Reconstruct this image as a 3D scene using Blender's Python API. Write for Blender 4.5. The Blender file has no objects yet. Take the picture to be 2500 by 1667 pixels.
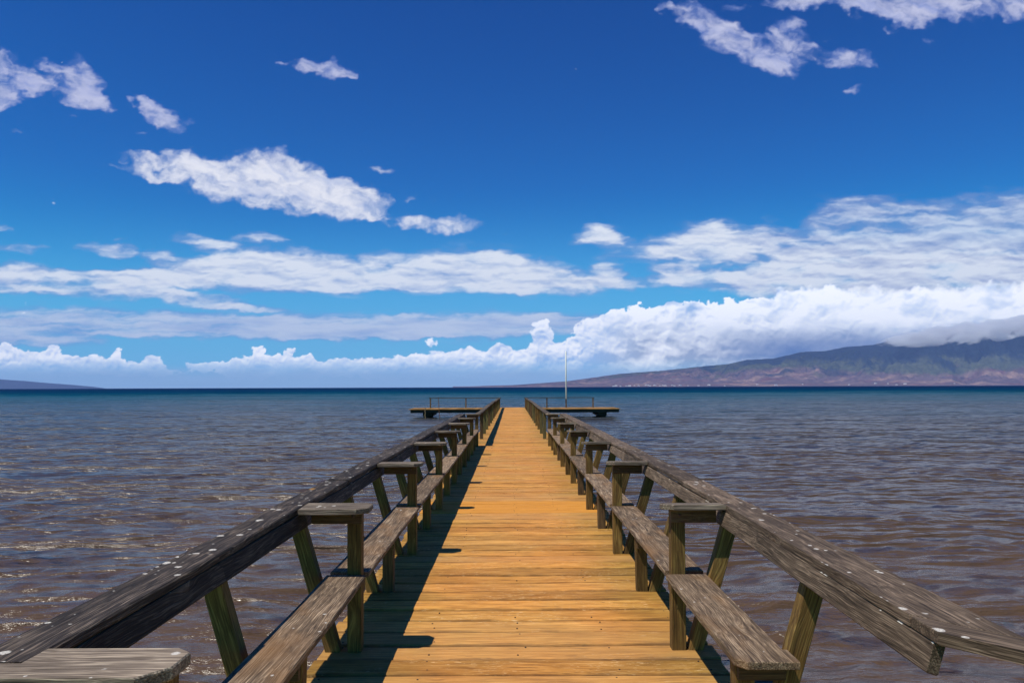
import bpy, math, random
import numpy as np
from mathutils import Vector, Matrix
random.seed(7); rng = np.random.default_rng(7)
C = bpy.context.scene.collection
S = bpy.context.scene

# ------------------------------------------------------------ camera
F, HEYE = 2000.0, 1.45
cam_d = bpy.data.cameras.new("camera"); cam = bpy.data.objects.new("camera", cam_d); C.objects.link(cam)
cam_d.sensor_width = 36; cam_d.lens = 36 * F / 2500; cam_d.clip_start = 0.05; cam_d.clip_end = 300000
PITCH = math.atan((944.6 - 833.5) / F)
cam.matrix_world = (Matrix.Translation((-0.0207, 0, HEYE)) @ Matrix.Rotation(math.pi / 2 + PITCH, 4, 'X')
                    @ Matrix.Rotation(-math.radians(0.195), 4, 'Z'))
S.camera = cam

# ------------------------------------------------------------ light
TO_SUN = Vector((-0.405, -0.284, 1.0)).normalized()
ELEV = math.asin(TO_SUN.z)
w = bpy.data.worlds.new("World"); S.world = w; w.use_nodes = True
nt = w.node_tree; nt.nodes.clear()
sky = nt.nodes.new('ShaderNodeTexSky'); sky.sky_type = 'NISHITA'; sky.sun_disc = False
sky.sun_elevation = ELEV; sky.sun_rotation = math.atan2(TO_SUN.x, TO_SUN.y)
sky.altitude = 1500; sky.air_density = 1.0; sky.dust_density = 0.25; sky.ozone_density = 4.0
hsv = nt.nodes.new('ShaderNodeHueSaturation'); hsv.inputs['Saturation'].default_value = 1.28
gm = nt.nodes.new('ShaderNodeGamma'); gm.inputs[1].default_value = 1.35
bg = nt.nodes.new('ShaderNodeBackground'); bg.inputs[1].default_value = 0.065
wo = nt.nodes.new('ShaderNodeOutputWorld')
nt.links.new(sky.outputs[0], gm.inputs[0]); nt.links.new(gm.outputs[0], hsv.inputs['Color'])
# polarised, deep blue air: steeper response in red and green
sc_ = nt.nodes.new('ShaderNodeSeparateColor'); cc_ = nt.nodes.new('ShaderNodeCombineColor'); nt.links.new(hsv.outputs[0], sc_.inputs[0])
WS = 0.065; bg.inputs[1].default_value = WS
for i_, (a_, p_) in enumerate(((1.0, 2.5), (1.55, 1.33), (0.93, 0.99))):
    q1 = nt.nodes.new('ShaderNodeMath'); q1.operation = 'POWER'; q1.inputs[1].default_value = p_; nt.links.new(sc_.outputs[i_], q1.inputs[0])
    q2 = nt.nodes.new('ShaderNodeMath'); q2.operation = 'MULTIPLY'; q2.inputs[1].default_value = a_ * WS ** (p_ - 1); nt.links.new(q1.outputs[0], q2.inputs[0])
    nt.links.new(q2.outputs[0], cc_.inputs[i_])
nt.links.new(cc_.outputs[0], bg.inputs[0]); nt.links.new(bg.outputs[0], wo.inputs[0])
sl = bpy.data.lights.new("sun", 'SUN'); sl.energy = 5.0; sl.angle = math.radians(0.5); sl.color = (1, 0.93, 0.82)
so = bpy.data.objects.new("sun", sl); C.objects.link(so)
so.rotation_euler = TO_SUN.to_track_quat('Z', 'Y').to_euler()
S.view_settings.view_transform = 'Standard'; S.view_settings.look = 'None'
S.view_settings.gamma = 1; S.view_settings.exposure = 0.0
S.cycles.volume_bounces = 3; S.cycles.max_bounces = 6; S.cycles.diffuse_bounces = 3
S.cycles.transparent_max_bounces = 24

# ------------------------------------------------------------ small helpers
def tag(o, label=None, cat=None, group=None, kind=None):
    if label: o['label'] = label
    if cat: o['category'] = cat
    if group: o['group'] = group
    if kind: o['kind'] = kind
    return o
def empty(name, loc, label, cat, group=None):
    o = bpy.data.objects.new(name, None); C.objects.link(o); o.location = loc
    o.empty_display_size = 0.2
    return tag(o, label, cat, group)
def nn(t, typ, **kw):
    n = t.nodes.new(typ)
    for k, v in kw.items(): setattr(n, k, v)
    return n
def setin(n, **kw):
    for k, v in kw.items(): n.inputs[k.replace('_', ' ')].default_value = v
def math_n(t, op, a, b=None, clamp=False):
    n = t.nodes.new('ShaderNodeMath'); n.operation = op; n.use_clamp = clamp
    for i, v in enumerate((a, b)):
        if v is None: continue
        if hasattr(v, 'links'): t.links.new(v, n.inputs[i])
        else: n.inputs[i].default_value = v
    return n.outputs[0]
def mixc(t, fac, a, b, mode='MIX'):
    n = t.nodes.new('ShaderNodeMix'); n.data_type = 'RGBA'; n.blend_type = mode
    for i, v in ((0, fac), (6, a), (7, b)):
        if hasattr(v, 'links'): t.links.new(v, n.inputs[i])
        elif i == 0: n.inputs[0].default_value = v
        else: n.inputs[i].default_value = (*v, 1)
    return n.outputs[2]
def ramp(t, src, stops, interp='LINEAR'):
    n = t.nodes.new('ShaderNodeValToRGB'); n.color_ramp.interpolation = interp
    e = n.color_ramp.elements
    while len(e) < len(stops): e.new(0.5)
    for el, (p, c) in zip(e, stops):
        el.position = p; el.color = (*c, 1) if isinstance(c, tuple) else (c, c, c, 1)
    t.links.new(src, n.inputs[0]); return n.outputs[0]
def noise(t, vec, scale, detail=4, rough=0.55, dist=0.0):
    n = t.nodes.new('ShaderNodeTexNoise'); t.links.new(vec, n.inputs['Vector'])
    setin(n, Scale=scale, Detail=detail, Roughness=rough, Distortion=dist); return n.outputs['Fac']
def vmul(t, vec, xyz, op='MULTIPLY'):
    n = t.nodes.new('ShaderNodeVectorMath'); n.operation = op
    t.links.new(vec, n.inputs[0])
    if hasattr(xyz, 'links'): t.links.new(xyz, n.inputs[1])
    else: n.inputs[1].default_value = xyz
    return n.outputs[0]

def wood(name, dark, mid, light, grain=200, contrast=1.0, bump=0.5, splats=0.0, tint=None, trange=(0.5, 0.72), deck=False, rough=0.8, moss=None):
    m = bpy.data.materials.new(name); m.use_nodes = True; t = m.node_tree
    p = t.nodes['Principled BSDF']
    ga = nn(t, 'ShaderNodeAttribute', attribute_name='gc').outputs['Vector']
    rn = nn(t, 'ShaderNodeAttribute', attribute_name='rnd').outputs['Fac']
    # slow warp so the grain swirls a little
    wn = t.nodes.new('ShaderNodeTexNoise'); t.links.new(vmul(t, ga, (2.2, 7, 7)), wn.inputs['Vector']); setin(wn, Scale=1, Detail=2)
    wv = vmul(t, vmul(t, wn.outputs['Color'], (0.5, 0.5, 0.5), 'SUBTRACT'), (0.0, 0.045, 0.045))
    g2 = vmul(t, ga, wv, 'ADD')
    # knots bend the grain
    kv = nn(t, 'ShaderNodeTexVoronoi'); setin(kv, Scale=1.0, Randomness=0.9); t.links.new(vmul(t, ga, (2.1, 9, 5)), kv.inputs['Vector'])
    kd = kv.outputs['Distance']
    kn = math_n(t, 'SUBTRACT', 1.0, math_n(t, 'MULTIPLY', kd, 3.2), True)
    kb = t.nodes.new('ShaderNodeCombineXYZ'); t.links.new(math_n(t, 'MULTIPLY', math_n(t, 'POWER', kn, 1.6), 0.03), kb.inputs[1])
    g3 = vmul(t, g2, kb.outputs[0], 'ADD')
    fine = noise(t, vmul(t, g3, (2.5, grain, grain)), 1, 3, 0.6)
    streak = noise(t, vmul(t, g3, (3.0, 45, 45)), 1, 4, 0.65)
    blot = noise(t, vmul(t, ga, (5, 14, 14)), 1, 4, 0.6)
    big = noise(t, vmul(t, ga, (1.3, 3, 3)), 1, 3, 0.6)
    v = math_n(t, 'ADD', math_n(t, 'MULTIPLY', fine, 0.56), math_n(t, 'MULTIPLY', streak, 0.27))
    v = math_n(t, 'ADD', v, math_n(t, 'MULTIPLY', blot, 0.17))
    v = math_n(t, 'ADD', math_n(t, 'MULTIPLY', math_n(t, 'SUBTRACT', v, 0.5), 2.9 * contrast), 0.5, True)
    col = ramp(t, v, [(0.0, dark), (0.5, mid), (1.0, light)])
    dk = math_n(t, 'ADD', math_n(t, 'MULTIPLY', big, 0.9), math_n(t, 'MULTIPLY', rn, 0.62))
    dk = math_n(t, 'ADD', dk, 0.25)
    dn = t.nodes.new('ShaderNodeCombineColor')
    for i in range(3): t.links.new(dk, dn.inputs[i])
    col = mixc(t, 1.0, col, dn.outputs[0], 'MULTIPLY')
    if tint:
        tm = ramp(t, noise(t, vmul(t, ga, (2.2, 6, 6)), 1, 3, 0.5), [(trange[0], 0.0), (trange[1], 1.0)])
        col = mixc(t, math_n(t, 'MULTIPLY', tm, 0.75), col, tint)
    knot = math_n(t, 'GREATER_THAN', math_n(t, 'SUBTRACT', 1.0, math_n(t, 'MULTIPLY', kd, 9.0)), 0.35)
    halo = math_n(t, 'MULTIPLY', math_n(t, 'POWER', kn, 2.5), ramp(t, blot, [(0.4, 0.0), (0.6, 0.8)]))
    if not deck: col = mixc(t, halo, col, tuple(min(1, c * 1.35) for c in light))
    # warm heart of the knots
    col = mixc(t, math_n(t, 'MULTIPLY', knot, 0.55), col, tuple(c * 0.55 + d for c, d in zip(mid, (0.05, 0.02, 0.0))))
    ck = noise(t, vmul(t, g3, (1.4, 30, 30)), 1, 2, 0.5, 0.2)
    ckm = ramp(t, math_n(t, 'ABSOLUTE', math_n(t, 'SUBTRACT', ck, 0.62)), [(0.0, 1.0), (0.012, 0.0)])
    ckm = math_n(t, 'MULTIPLY', ckm, ramp(t, big, [(0.45, 0.0), (0.6, 0.9)]))
    col = mixc(t, ckm, col, tuple(c * 0.25 for c in dark))
    geo = t.nodes.new('ShaderNodeNewGeometry')
    sp = t.nodes.new('ShaderNodeSeparateXYZ'); t.links.new(geo.outputs['Position'], sp.inputs[0])
    if moss:
        # algae along the edges of the pier where few feet fall
        ed = math_n(t, 'ABSOLUTE', sp.outputs[0])
        ed = math_n(t, 'ADD', ed, math_n(t, 'MULTIPLY', math_n(t, 'SUBTRACT', noise(t, geo.outputs['Position'], 3.0, 3), 0.5), 0.55))
        mm = ramp(t, ed, [(0.45, 0.0), (0.98, 1.0)])
        mm = math_n(t, 'MULTIPLY', mm, 0.85)
        col = mixc(t, mm, col, moss, 'MULTIPLY')
    if deck:
        # pale scuffs, dark stains, worn dusty middle
        sc = ramp(t, noise(t, vmul(t, ga, (22, 130, 30)), 1, 3, 0.6), [(0.60, 0.0), (0.67, 1.0)])
        sg = ramp(t, noise(t, vmul(t, ga, (1.5, 4, 4)), 1, 2), [(0.42, 0.0), (0.6, 1.0)])
        col = mixc(t, math_n(t, 'MULTIPLY', math_n(t, 'MULTIPLY', sc, sg), 0.8), col, (0.85, 0.62, 0.32))
        st = ramp(t, noise(t, vmul(t, ga, (6, 60, 20)), 1, 4, 0.7), [(0.60, 0.0), (0.74, 1.0)])
        col = mixc(t, math_n(t, 'MULTIPLY', st, 0.7), col, (0.10, 0.05, 0.02))
        ev = nn(t, 'ShaderNodeAttribute', attribute_name='ev').outputs['Fac']
        em_ = ramp(t, math_n(t, 'ADD', ev, math_n(t, 'MULTIPLY', math_n(t, 'SUBTRACT', noise(t, vmul(t, ga, (3.5, 9, 9)), 1, 4, 0.7), 0.5), 0.9)), [(0.78, 0.0), (1.05, 1.0)])
        col = mixc(t, math_n(t, 'MULTIPLY', em_, 0.6), col, (0.085, 0.045, 0.018))
        col = mixc(t, math_n(t, 'MULTIPLY', ramp(t, rn, [(0.55, 0.0), (0.9, 0.5)]), 1.0), col, (0.30, 0.17, 0.07))
        wp = ramp(t, noise(t, vmul(t, geo.outputs['Position'], (0.9, 1.1, 0)), 1, 4, 0.6), [(0.38, 0.0), (0.62, 1.0)])
        col = mixc(t, math_n(t, 'MULTIPLY', wp, 0.55), col, mixc(t, 1.0, col, (1.04, 0.80, 0.62), 'MULTIPLY'))
        oa = nn(t, 'ShaderNodeAttribute', attribute_name='fresh').outputs['Fac']
        col = mixc(t, oa, col, mixc(t, v, (0.45, 0.18, 0.02), (0.72, 0.32, 0.05)))
    rgh = rough
    if splats > 0:
        sv = nn(t, 'ShaderNodeTexVoronoi'); setin(sv, Scale=1.0, Randomness=1.0)
        wob = vmul(t, vmul(t, wn.outputs['Color'], (0.5, 0.5, 0.5), 'SUBTRACT'), (1.2, 1.2, 0), 'MULTIPLY')
        spv = vmul(t, vmul(t, geo.outputs['Position'], (26, 22, 0)), wob, 'ADD')
        sd_n = t.nodes.new('ShaderNodeTexNoise'); t.links.new(geo.outputs['Position'], sd_n.inputs['Vector']); setin(sd_n, Scale=45.0, Detail=3)
        t.links.new(spv, sv.inputs['Vector'])
        rad = math_n(t, 'MULTIPLY', math_n(t, 'POWER', nn_sep(t, sv.outputs['Color']), 2.0), 0.62)
        d2 = math_n(t, 'ADD', sv.outputs['Distance'], math_n(t, 'MULTIPLY', sd_n.outputs['Fac'], 0.28))
        cl = math_n(t, 'SUBTRACT', noise(t, vmul(t, geo.outputs['Position'], (5, 2.2, 0)), 1, 2), 0.78 - splats * 0.3)
        rad = math_n(t, 'ADD', rad, math_n(t, 'MULTIPLY', cl, 1.0))
        msk = math_n(t, 'MULTIPLY', math_n(t, 'SUBTRACT', rad, d2), 14.0, True)
        msk = math_n(t, 'MULTIPLY', msk, ramp(t, noise(t, vmul(t, geo.outputs['Position'], (160, 120, 0)), 1, 3, 0.7), [(0.35, 0.25), (0.55, 1.0)]))
        nz = t.nodes.new('ShaderNodeSeparateXYZ'); t.links.new(geo.outputs['Normal'], nz.inputs[0])
        msk = math_n(t, 'MULTIPLY', msk, math_n(t, 'GREATER_THAN', nz.outputs[2], 0.8))
        col = mixc(t, math_n(t, 'MULTIPLY', msk, 0.95), col, (0.62, 0.60, 0.54))
    t.links.new(col, p.inputs['Base Color'])
    p.inputs['Roughness'].default_value = rgh
    p.inputs['Specular IOR Level'].default_value = 0.25
    bp = t.nodes.new('ShaderNodeBump'); bp.inputs['Strength'].default_value = bump; bp.inputs['Distance'].default_value = 0.004
    hgt = math_n(t, 'ADD', v, math_n(t, 'MULTIPLY', kn, -0.3))
    t.links.new(hgt, bp.inputs['Height']); t.links.new(bp.outputs[0], p.inputs['Normal'])
    return m
def nn_sep(t, c):
    s = t.nodes.new('ShaderNodeSeparateColor'); t.links.new(c, s.inputs[0]); return s.outputs[0]

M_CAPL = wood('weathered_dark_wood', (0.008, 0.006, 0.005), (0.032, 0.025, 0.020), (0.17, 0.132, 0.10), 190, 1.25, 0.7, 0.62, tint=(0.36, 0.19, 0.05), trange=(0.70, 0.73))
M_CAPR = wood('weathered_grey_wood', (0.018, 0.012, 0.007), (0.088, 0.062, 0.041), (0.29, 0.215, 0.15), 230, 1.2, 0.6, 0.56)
M_ARM = wood('armrest_grey_wood', (0.04, 0.029, 0.02), (0.155, 0.122, 0.09), (0.46, 0.38, 0.28), 190, 1.25, 0.6, 0.4)
M_SEAT = wood('seat_brown_wood', (0.030, 0.020, 0.012), (0.15, 0.103, 0.064), (0.46, 0.34, 0.22), 210, 1.3, 0.7, 0.1, tint=(0.22, 0.12, 0.05))
M_POST = wood('treated_post_wood', (0.030, 0.014, 0.004), (0.115, 0.064, 0.017), (0.28, 0.185, 0.055), 170, 1.0, 0.5)
M_BRACE = wood('apron_brown_wood', (0.03, 0.018, 0.008), (0.09, 0.052, 0.024), (0.18, 0.11, 0.05), 170, 1.0, 0.5)
M_RAIL = wood('handrail_brown_wood', (0.02, 0.015, 0.010), (0.075, 0.056, 0.036), (0.20, 0.15, 0.10), 120, 1.0, 0.5, 0.1)
M_GREEN = wood('green_stained_wood', (0.03, 0.032, 0.010), (0.10, 0.080, 0.03), (0.21, 0.17, 0.07), 120, 1.0, 0.5)
M_DECK = wood('deck_plank_wood', (0.15, 0.062, 0.015), (0.54, 0.262, 0.054), (0.82, 0.46, 0.14), 90, 0.95, 0.9, deck=True,
              moss=(0.62, 0.74, 0.60))
M_DARK = wood('wet_pile_wood', (0.01, 0.008, 0.006), (0.035, 0.028, 0.02), (0.08, 0.065, 0.05), 60, 1.0, 0.5)
def plain(name, col, rough=0.5, metal=0.0, nscale=None, amt=0.3):
    m = bpy.data.materials.new(name); m.use_nodes = True; t = m.node_tree; p = t.nodes['Principled BSDF']
    p.inputs['Roughness'].default_value = rough; p.inputs['Metallic'].default_value = metal
    g = t.nodes.new('ShaderNodeNewGeometry')
    n = noise(t, g.outputs['Position'], nscale or 20, 4)
    c = mixc(t, n, tuple(x * (1 - amt) for x in col), tuple(min(1, x * (1 + amt)) for x in col))
    t.links.new(c, p.inputs['Base Color']); return m
M_NAIL = plain('rusty_nail_metal', (0.03, 0.018, 0.012), 0.6, 0.3)
M_BOLT = plain('rusty_bolt_metal', (0.10, 0.06, 0.045), 0.55, 0.5)
M_WHITE = plain('white_paint', (0.80, 0.78, 0.72), 0.4, 0, 3, 0.05)
M_RUST = plain('rusty_pipe_metal', (0.16, 0.07, 0.03), 0.7, 0.2, 12, 0.5)
M_ROPE = plain('tan_rope_fibre', (0.35, 0.24, 0.12), 0.9, 0, 60, 0.4)

# ------------------------------------------------------------ mesh builder
class MB:
    def __init__(s): s.v = []; s.f = []; s.gc = []; s.rnd = []; s.fr = []; s.mi = []; s.ev = []
    def prism(s, prof, O, U, V, W, L, G=None, A=None, nseg=1, wob=0.0, bev=0.003, mi=0, rnd=None, fresh=0.0):
        """profile (v,w) in the V/W plane at O swept L along U; gc follows grain axes G, A"""
        O, U, V, W = Vector(O), Vector(U).normalized(), Vector(V).normalized(), Vector(W).normalized()
        G = Vector(G).normalized() if G else U; A = Vector(A).normalized() if A else V; B = G.cross(A)
        off = Vector((random.uniform(0, 50), random.uniform(0, 20), random.uniform(0, 20)))
        r = random.random() if rnd is None else rnd
        cx = sum(p[0] for p in prof) / len(prof); cy = sum(p[1] for p in prof) / len(prof)
        vlo = min(p[0] for p in prof); vhi = max(p[0] for p in prof)
        st = [(0, bev)] + [(bev + (L - 2 * bev) * i / nseg, 0) for i in range(nseg + 1)] + [(L, bev)]
        n0 = len(s.v); k = len(prof)
        ph = [random.uniform(0, 6.28) for _ in range(4)]
        for (d, sh) in st:
            dv = wob * (math.sin(d * 2.3 + ph[0]) + 0.5 * math.sin(d * 6.1 + ph[1])); dw = wob * (math.sin(d * 1.9 + ph[2]) + 0.4 * math.sin(d * 5 + ph[3]))
            for (a, b) in prof:
                q = math.hypot(a - cx, b - cy) or 1
                a2 = a - (a - cx) / q * sh; b2 = b - (b - cy) / q * sh
                j = wob * 0.18
                P = O + U * d + V * (a2 + dv + random.uniform(-j, j)) + W * (b2 + dw + random.uniform(-j, j))
                s.v.append(P); R = P - O
                s.gc.append(Vector((R.dot(G), R.dot(A), R.dot(B))) + off); s.rnd.append(r); s.fr.append(fresh); s.ev.append(abs(2 * (a - vlo) / (vhi - vlo) - 1))
        flip = U.dot(V.cross(W)) < 0
        def add(f): s.f.append(f if not flip else f[::-1]); s.mi.append(mi)
        for i in range(len(st) - 1):
            for j in range(k):
                a = n0 + i * k + j; b = n0 + i * k + (j + 1) % k
                add([a, b, b + k, a + k])
        add([n0 + j for j in range(k)][::-1]); e = n0 + (len(st) - 1) * k
        add([e + j for j in range(k)])
    def bar(s, O, U, V, W, L, wv, ww, ch=0.006, **kw):
        """rectangular bar with chamfered long edges; section spans 0..wv along V, 0..ww along W"""
        c = ch; pr = [(c, 0), (wv - c, 0), (wv, c), (wv, ww - c), (wv - c, ww), (c, ww), (0, ww - c), (0, c)]
        s.prism(pr, O, U, V, W, L, **kw)
    def cyl(s, P0, P1, r0, r1, n=12, **kw):
        P0, P1 = Vector(P0), Vector(P1); U = (P1 - P0); L = U.length; U.normalize()
        V = U.orthogonal().normalized(); W = U.cross(V)
        base = len(s.v)
        s.prism([(r0 * math.cos(2 * math.pi * i / n), r0 * math.sin(2 * math.pi * i / n)) for i in range(n)], P0, U, V, W, L, bev=min(0.003, r0 * 0.3), **kw)
        if abs(r1 - r0) > 1e-6:
            for i in range(base, len(s.v)):
                R = s.v[i] - P0; d = R.dot(U); ax = P0 + U * d; s.v[i] = ax + (s.v[i] - ax) * (1 + (r1 / r0 - 1) * d / L)
    def build(s, name, mats, parent=None, origin=None, smooth=False):
        me = bpy.data.meshes.new(name); o = bpy.data.objects.new(name, me); C.objects.link(o)
        org = Vector(origin) if origin is not None else (world_loc(parent) if parent else Vector())
        me.from_pydata([tuple(p - org) for p in s.v], [], s.f)
        for m in (mats if isinstance(mats, (list, tuple)) else [mats]): me.materials.append(m)
        if any(s.mi): me.polygons.foreach_set('material_index', s.mi)
        a = me.attributes.new('gc', 'FLOAT_VECTOR', 'POINT'); a.data.foreach_set('vector', [c for g in s.gc for c in g])
        a = me.attributes.new('rnd', 'FLOAT', 'POINT'); a.data.foreach_set('value', s.rnd)
        a = me.attributes.new('fresh', 'FLOAT', 'POINT'); a.data.foreach_set('value', s.fr)
        a = me.attributes.new('ev', 'FLOAT', 'POINT'); a.data.foreach_set('value', s.ev)
        if smooth: me.polygons.foreach_set('use_smooth', [True] * len(me.polygons))
        me.update()
        o.location = org - (world_loc(parent) if parent else Vector())
        if parent: o.parent = parent
        return o
def world_loc(o):
    v = Vector(o.location)
    while o.parent: o = o.parent; v += Vector(o.location)
    return v
X, Y, Z = Vector((1, 0, 0)), Vector((0, 1, 0)), Vector((0, 0, 1))
WATER = -0.62

# ------------------------------------------------------------ pier deck
PW = 0.243; HALF = 1.086; ENDY = 58.62
pier = empty('pier', (0, -1.6, 0), 'long straight wooden pier deck of cross planks running out over the water', 'pier')
dk = MB()
y = -1.6; fresh_rows = [(9.55, 10.4)]
while y < ENDY - 0.05:
    wd = PW - random.choice((0.004, 0.006, 0.008, 0.011, 0.016))
    near = y < 12
    x0 = -HALF + random.uniform(-0.018, 0.012); x1 = HALF + random.uniform(-0.012, 0.018)
    ns = 34 if near else 8
    # rounded worn profile (v along Y, w along Z)
    c = 0.011
    pr = [(0.003, -0.040), (wd - 0.003, -0.040), (wd, -0.02), (wd - 0.002, -c), (wd - c * 0.5, -c * 0.35), (wd - c * 1.6, 0),
          (wd * 0.5, -0.0015 if random.random() < .5 else 0.001), (c * 1.6, 0), (c * 0.5, -c * 0.35), (0.002, -c), (0, -0.02)]
    fr = 0.85 if any(a < y < b for a, b in fresh_rows) else (0.45 if random.random() < 0.05 else 0)
    dk.prism(pr, (x0, y, random.uniform(-0.002, 0.002)), X, Y, Z, x1 - x0, nseg=ns, wob=0.0022 if near else 0.002, bev=0.005, fresh=fr)
    y += PW
dk.build('deck', M_DECK, pier)
nb = MB()
y = -1.6
while y < 26:
    for xx in (-0.99, -0.49, 0.02, 0.5, 0.98):
        for f in (0.25, 0.75):
            if random.random() < 0.72:
                P = Vector((xx + random.uniform(-.03, .03), y + PW * f + random.uniform(-.02, .02), -0.004))
                nb.cyl(P, P + Z * 0.0062, 0.006, 0.005, 7)
    y += PW
nb.build('nail_heads', M_NAIL, pier)
for xs in (-0.93, -0.3, 0.33, 0.93):
    b = MB(); b.bar((xs - 0.04, -1.5, -0.24), Y, X, Z, ENDY + 1.3, 0.08, 0.19, nseg=20); b.build('joist', M_DARK, pier)
y = 1.1
while y < ENDY - 3:
    b = MB(); b.bar((-1.15, y, -0.44), X, Y, Z, 2.3, 0.16, 0.195, nseg=2); b.build('crossbeam', M_DARK, pier)
    for xs in (-0.85, 0.85):
        b = MB(); b.cyl((xs, y + .08, WATER - 1.2), (xs, y + .08, -0.44), 0.13, 0.12, 14); b.build('pile', M_DARK, pier)
    y += 5.2

# ------------------------------------------------------------ benches
S0, SP = 4.595, 2.6
def row(k): return S0 + SP * k
ORD = ['first', 'second', 'third', 'fourth', 'fifth', 'sixth', 'seventh', 'eighth']
TOPX = {-1: 1.178, 1: 1.148}
def xin(Zz): return 0.945 + 0.30 * Zz
def bench(side, y0, y1, label, near_arm=True, far_arm=False, seat0=None, mids=None, first=None):
    sx = side; Xs = X * sx
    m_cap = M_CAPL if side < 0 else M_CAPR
    b = empty('bench', (sx * 0.95, y0, 0), label, 'bench', 'wooden benches built into the pier railing, left and right')
    lp = lambda x, yy, z: Vector((sx * x, yy, z))
    tilt = random.uniform(-0.004, 0.004)
    # seat
    s0 = (y0 + 0.082) if seat0 is None else seat0; s1 = y1 - 0.004
    sm = MB(); zt = 0.385 + random.uniform(-.003, .003)
    if first == 'right':
        pr = [(0.862, s0), (1.058, s0), (1.058, s0 + 0.14), (1.040, s0 + 0.145), (1.046, s1), (0.826, s1), (0.824, s0 + 0.05)]
        sm.prism([(p[0] * sx, p[1]) for p in pr], (0, 0, zt), Z, X, Y, 0.031, G=Y, A=X, bev=0.004)
    else:
        sm.bar(lp(0.832 + random.uniform(-.006, .006), s0, zt), Y, Xs, Z, s1 - s0, 0.218, 0.031, 0.005, nseg=16, wob=0.0018)
    sm.build('seat', M_SEAT, b)
    # back board and cap
    rb0, rb1 = y0 + 0.0, y1 + 0.0
    if first == 'right': rb0 = 2.235
    if first == 'left': rb0 = 1.99
    tx = TOPX[side]
    lean = Vector((sx * 0.30, 0, 1)).normalized(); nrm = Vector((-sx * 1, 0, 0.30)).normalized()
    bm_ = MB(); zb = 0.6855
    mid_cut = (rb0 + rb1) / 2
    xb = tx - 0.0245
    if first == 'right':
        a_, b_ = lp(xb - 0.0415, rb0, zb), lp(xb, rb1 - 0.002, zb)
        bm_.bar(a_, b_ - a_, lean, -nrm, (b_ - a_).length, 0.083, 0.034, 0.004, nseg=16, wob=0.0012)
    else:
      for (a, c2) in ((rb0, mid_cut - 0.001), (mid_cut + 0.001, rb1 - 0.002)):
        bm_.bar(lp(xb, a, zb), Y, lean, -nrm, c2 - a, 0.083, 0.034, 0.004, nseg=10, wob=0.0012)
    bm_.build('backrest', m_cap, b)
    cm = MB(); zc = 0.7665
    if first == 'right':
        pr = [(tx - 0.040, 2.372), (1.300, 2.140), (1.302, y1 - 0.001), (tx, y1 - 0.001)]
        cm.prism(pr, (0, 0, zc), Z, X, Y, 0.034, G=Y, A=X, bev=0.004)
    else:
        cut = mid_cut + random.uniform(-.2, .2)
        for (a, c2) in ((rb0, cut - 0.001), (cut + 0.001, rb1 - 0.0015)):
            dz = random.uniform(-.002, .002)
            cm.bar(lp(tx + random.uniform(-.004, .004), a, zc + dz), Y, Xs, Z, c2 - a, 0.155, 0.034, 0.006, nseg=10, wob=0.0022)
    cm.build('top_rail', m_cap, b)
    # posts
    def tall(yy):
        q = MB(); q.bar(lp(0.856, yy, -0.004), Vector((random.uniform(-.010, .010), random.uniform(-.004, .006), 1)), Xs, Y, 0.772, 0.078, 0.078, 0.004, nseg=3, wob=0.001); q.build('post', M_POST, b)
    def short(yy):
        q = MB(); q.bar(lp(0.856 + random.uniform(0, .014), yy + random.uniform(-.01, .01), -0.004), Vector((random.uniform(-.02, .02), random.uniform(-.015, .015), 1)), Xs, Y, 0.386, 0.078, 0.078, 0.004, nseg=2, wob=0.001); q.build('post', M_BRACE if random.random() < .4 else M_POST, b)
    def leg(yy):
        q = MB(); q.bar(lp(xin(-0.004) + (tx - 1.148), yy, -0.004), lean, Vector((sx, 0, -0.30)), Y, 0.80, 0.078, 0.076, 0.004, nseg=3, wob=0.001)
        q.build('back_leg', M_POST, b)
    def arm(yy, front, back, xi=0.800, xo=None, tl=0.0):
        xo = xo or tx - 0.002
        q = MB(); ch = 0.042
        pr = [(xo, yy - front), (xi + ch + 0.02, yy - front), (xi, yy - front + ch * 1.4), (xi, yy + back - ch), (xi + ch, yy + back), (xo, yy + back)]
        U = Vector((0, -tl, 1)).normalized(); V2 = Vector((0, 1, tl)).normalized()
        off = Vector((0, yy, 0.769 + random.uniform(-.002, .002)))
        q.prism([(p[0] * sx, p[1] - yy) for p in pr], off, U, X, V2, 0.030, G=X, A=Y, bev=0.004)
        q.build('armrest', M_ARM, b)
        q = MB(); q.bar(lp(0.857, yy - 0.007, 0.696), Xs, Y, Z, tx - 0.040 - 0.857, 0.036, 0.073, 0.003, nseg=2)
        ap = q.build('apron', M_BRACE, b)
        q = MB(); P = lp(0.905, yy - 0.006, 0.738); q.cyl(P, P - Y * 0.008, 0.0115, 0.006, 12, ); q.build('bolt', M_BOLT, ap, smooth=False)
    if near_arm:
        if side > 0: arm(y0, 0.078, 0.066, tl=-0.05 + random.uniform(-.015, .015))
        elif first != 'left': arm(y0, 0.150, 0.075, tl=random.uniform(-.02, .02))
    if far_arm: arm(y1, 0.07, 0.08)
    if first != 'right':
        tall(y0); leg(y0 + 0.001)
    if far_arm: tall(y1); leg(y1 + 0.001)
    ym = (y1 - SP / 2)
    short(ym); leg(ym)
    # seat supports
    sup = [(ym - 0.036, 1)] + ([(y0 + 0.084, 1)] if first != 'right' else [])
    for (yy, _) in sup:
        q = MB(); q.bar(lp(0.858, yy, 0.306), Xs, Y, Z, 0.185, 0.034, 0.076, 0.003); q.build('seat_support', M_BRACE, b)
    return b, leg

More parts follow.
